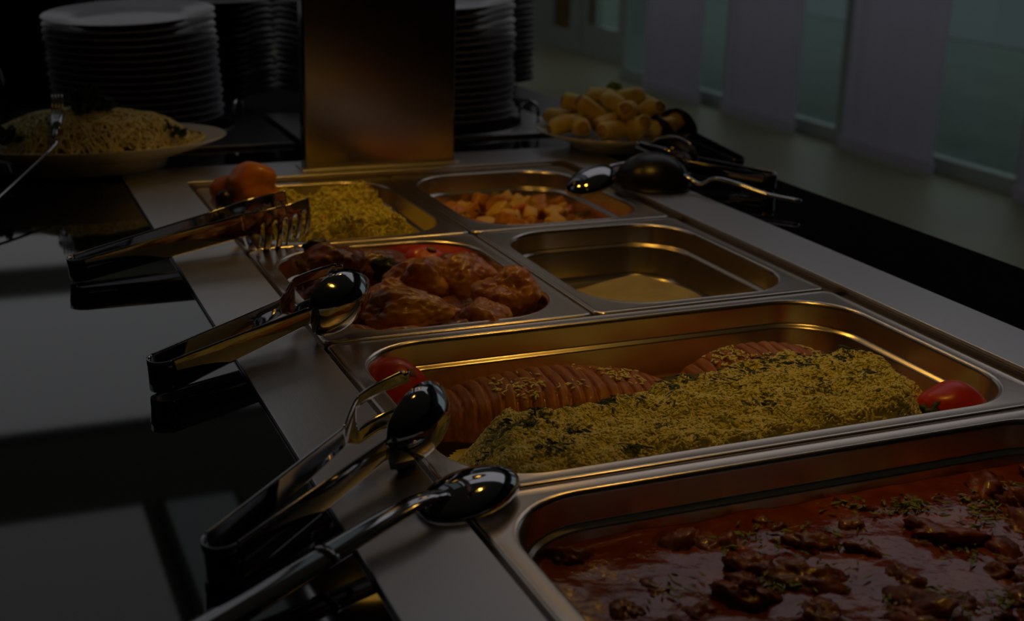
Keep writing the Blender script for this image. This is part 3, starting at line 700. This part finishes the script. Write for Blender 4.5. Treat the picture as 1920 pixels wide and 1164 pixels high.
def pasta_tongs(label, loc, rz, pitch, L=.30, roll=0., n_teeth=5, M=None):
    M = M or steel_pol
    t = thing('pasta_tongs', label, 'tongs', loc, 0, 'serving tongs resting on the well frame'); t.rotation_euler = (roll, -pitch, rz)
    xj = L - .085
    def pr(x):
        s = .0115 + .003 * min(1, x / xj)
        if x < xj: return s, .0115
        u = (x - xj) / (L - xj); return s + .030 * sstep(0, .3, u) * (1 - .25 * u), .0115 - .003 * u
    def bl(x, t_):
        if x < xj: return .0008 * (1 - t_ * t_)
        u = (x - xj) / (L - xj); return .006 * math.sin(PI * u) - (.012 * max(0, -t_) ** 2 * sstep(0, .3, u))
    def sl(x, t_):
        u = (x - xj) / (L - xj)
        if u < .22 or t_ > -.25: return False
        ph = (u - .22) / .78 * n_teeth % 1.0
        return ph < .42
    for s_ in (-1, 1): finish(mesh('toothed_arm', *arm_grid(s_, L, xj, pr, bl, sl, gap0=.010, gap1=.022, nx=120, nt=12), M, t))
    finish(mesh('spring_bend', *spring(.010, .0113), M, t))
    return t
def aim(a, b): return math.atan2(b[1] - a[1], b[0] - a[0])
pasta_tongs('toothed steel tongs reaching into the yellow rice', (-.178, .900, CT + .002), .385, .105, L=.265)
serving_tongs('steel spoon and fork tongs lying on the chicken', (-.147, .573, CT + .004), .607, .068, L=.235)
serving_tongs('steel spoon and fork tongs nearest the viewer at the rice pan', (-.160, .268, CT + .001), .722, .082, L=.235)
serving_tongs('steel tongs behind the ladle on the right frame', (.712, 1.045, CT + .003), aim((.712, 1.045), (.610, 1.213)), .07, L=.20)
serving_tongs('black tongs leaning on the platter of pastry rolls', (.735, 1.165, CT + .001), aim((.735, 1.165), (.70, 1.34)), .20, L=.19, M=black_plastic)

def spoonvf(P, rad, flat):
    return tubevf(spline(P, 8), rad, 12, flat)
def bowlvf(lx, ly, dp, n=28, mrings=10):
    prof = [(math.sin(PI / 2 * k / mrings), dp * math.cos(PI / 2 * k / mrings)) for k in range(mrings + 1)]; prof[0] = (.002, dp)
    V = []; Fc = []
    for rr, z in prof:
        for k_ in range(n):
            a = 2 * PI * k_ / n; c_, s_ = math.cos(a), math.sin(a); V.append((lx * rr * c_, ly * rr * s_ * (1 - .12 * c_), z))
    for i in range(len(prof) - 1):
        for k_ in range(n): Fc.append((i * n + k_, (i + 1) * n + k_, (i + 1) * n + (k_ + 1) % n, i * n + (k_ + 1) % n))
    Fc.append(tuple(range(n)))
    return V, Fc
# large spoon lying face down at the front left
t = thing('serving_spoon', 'large polished spoon lying face down nearest the viewer', 'spoon', (.007, .309, .001), aim((-.166, .213), (.007, .309)))
finish(mesh('bowl', *bowlvf(.043, .024, .016), steel_pol, t, loc=(0, 0, 0)))
P = [(-.028, 0, .012), (-.045, 0, .0155), (-.075, 0, .015), (-.14, 0, .010), (-.22, 0, .004), (-.34, 0, .0)]
sp2 = spline(P, 8); rad = [.0065 + .0035 * abs(math.sin(i / len(sp2) * 2.2 - .2)) for i in range(len(sp2))]
h = mesh('handle', *tubevf(sp2, rad, 14, .42), steel_pol, t)
mesh('handle_ferrule', *tubevf([(-.128, 0, .0112), (-.133, 0, .0107)], .0102, 14, .52), steel_pol, t)
# ladle on the right frame
t = thing('ladle', 'ladle with dark bowl and thin steel handle on the right frame', 'ladle', (.577, 1.112, .0015), aim((.577, 1.112), (.69, .935)))
finish(mesh('bowl', *bowlvf(.052, .048, .044), black_plastic, t))
mesh('handle', *tubevf(spline([(.034, 0, .022), (.05, 0, .018), (.07, 0, .012), (.09, .0, .022), (.12, 0, .020), (.165, 0, .012), (.21, 0, .010)], 6), [.004] * 37, 10, .6), steel_pol, t)
# serving spoon with its tip hanging into the potato pan
t = thing('serving_spoon', 'bright serving spoon hooked over the potato pan rim', 'spoon', (.508, 1.120, .018), aim((.44, 1.08), (.545, 1.143)))
t.rotation_euler = (0, -.22, t.rotation_euler[2])
finish(mesh('bowl', *bowlvf(.045, .027, .020), steel_pol, t, loc=(-.03, 0, 0)))
mesh('handle', *tubevf(spline([(.004, 0, .008), (.02, 0, .006), (.06, 0, -.004), (.14, 0, -.02)], 6), .004, 10, .6), steel_pol, t)
# fork in the pasta
t = thing('serving_fork', 'thin steel serving fork leaning in the pasta heap', 'fork', (-.168, 1.345, .046))
P = spline([(-.14, -.305, -.045), (-.082, -.185, -.026), (0, 0, 0), (.006, .02, .012), (.012, .045, .03)], 6)
mesh('handle', *tubevf(P, [.0022] * 13 + [.003] * 12, 8, .7), steel_pol, t)
for dx in (-.006, -.002, .002, .006):
    mesh('tine', *tubevf(spline([(.012 + dx * .3, .045, .030), (.014 + dx, .055, .040), (.016 + dx, .066, .058)], 4), .0012, 6), steel_pol, t)
mesh('neck', *tubevf([(.005, .018, .010), (.010, .036, .024), (.013, .048, .034)], [.003, .0065, .0085], 10, .3), steel_pol, t)
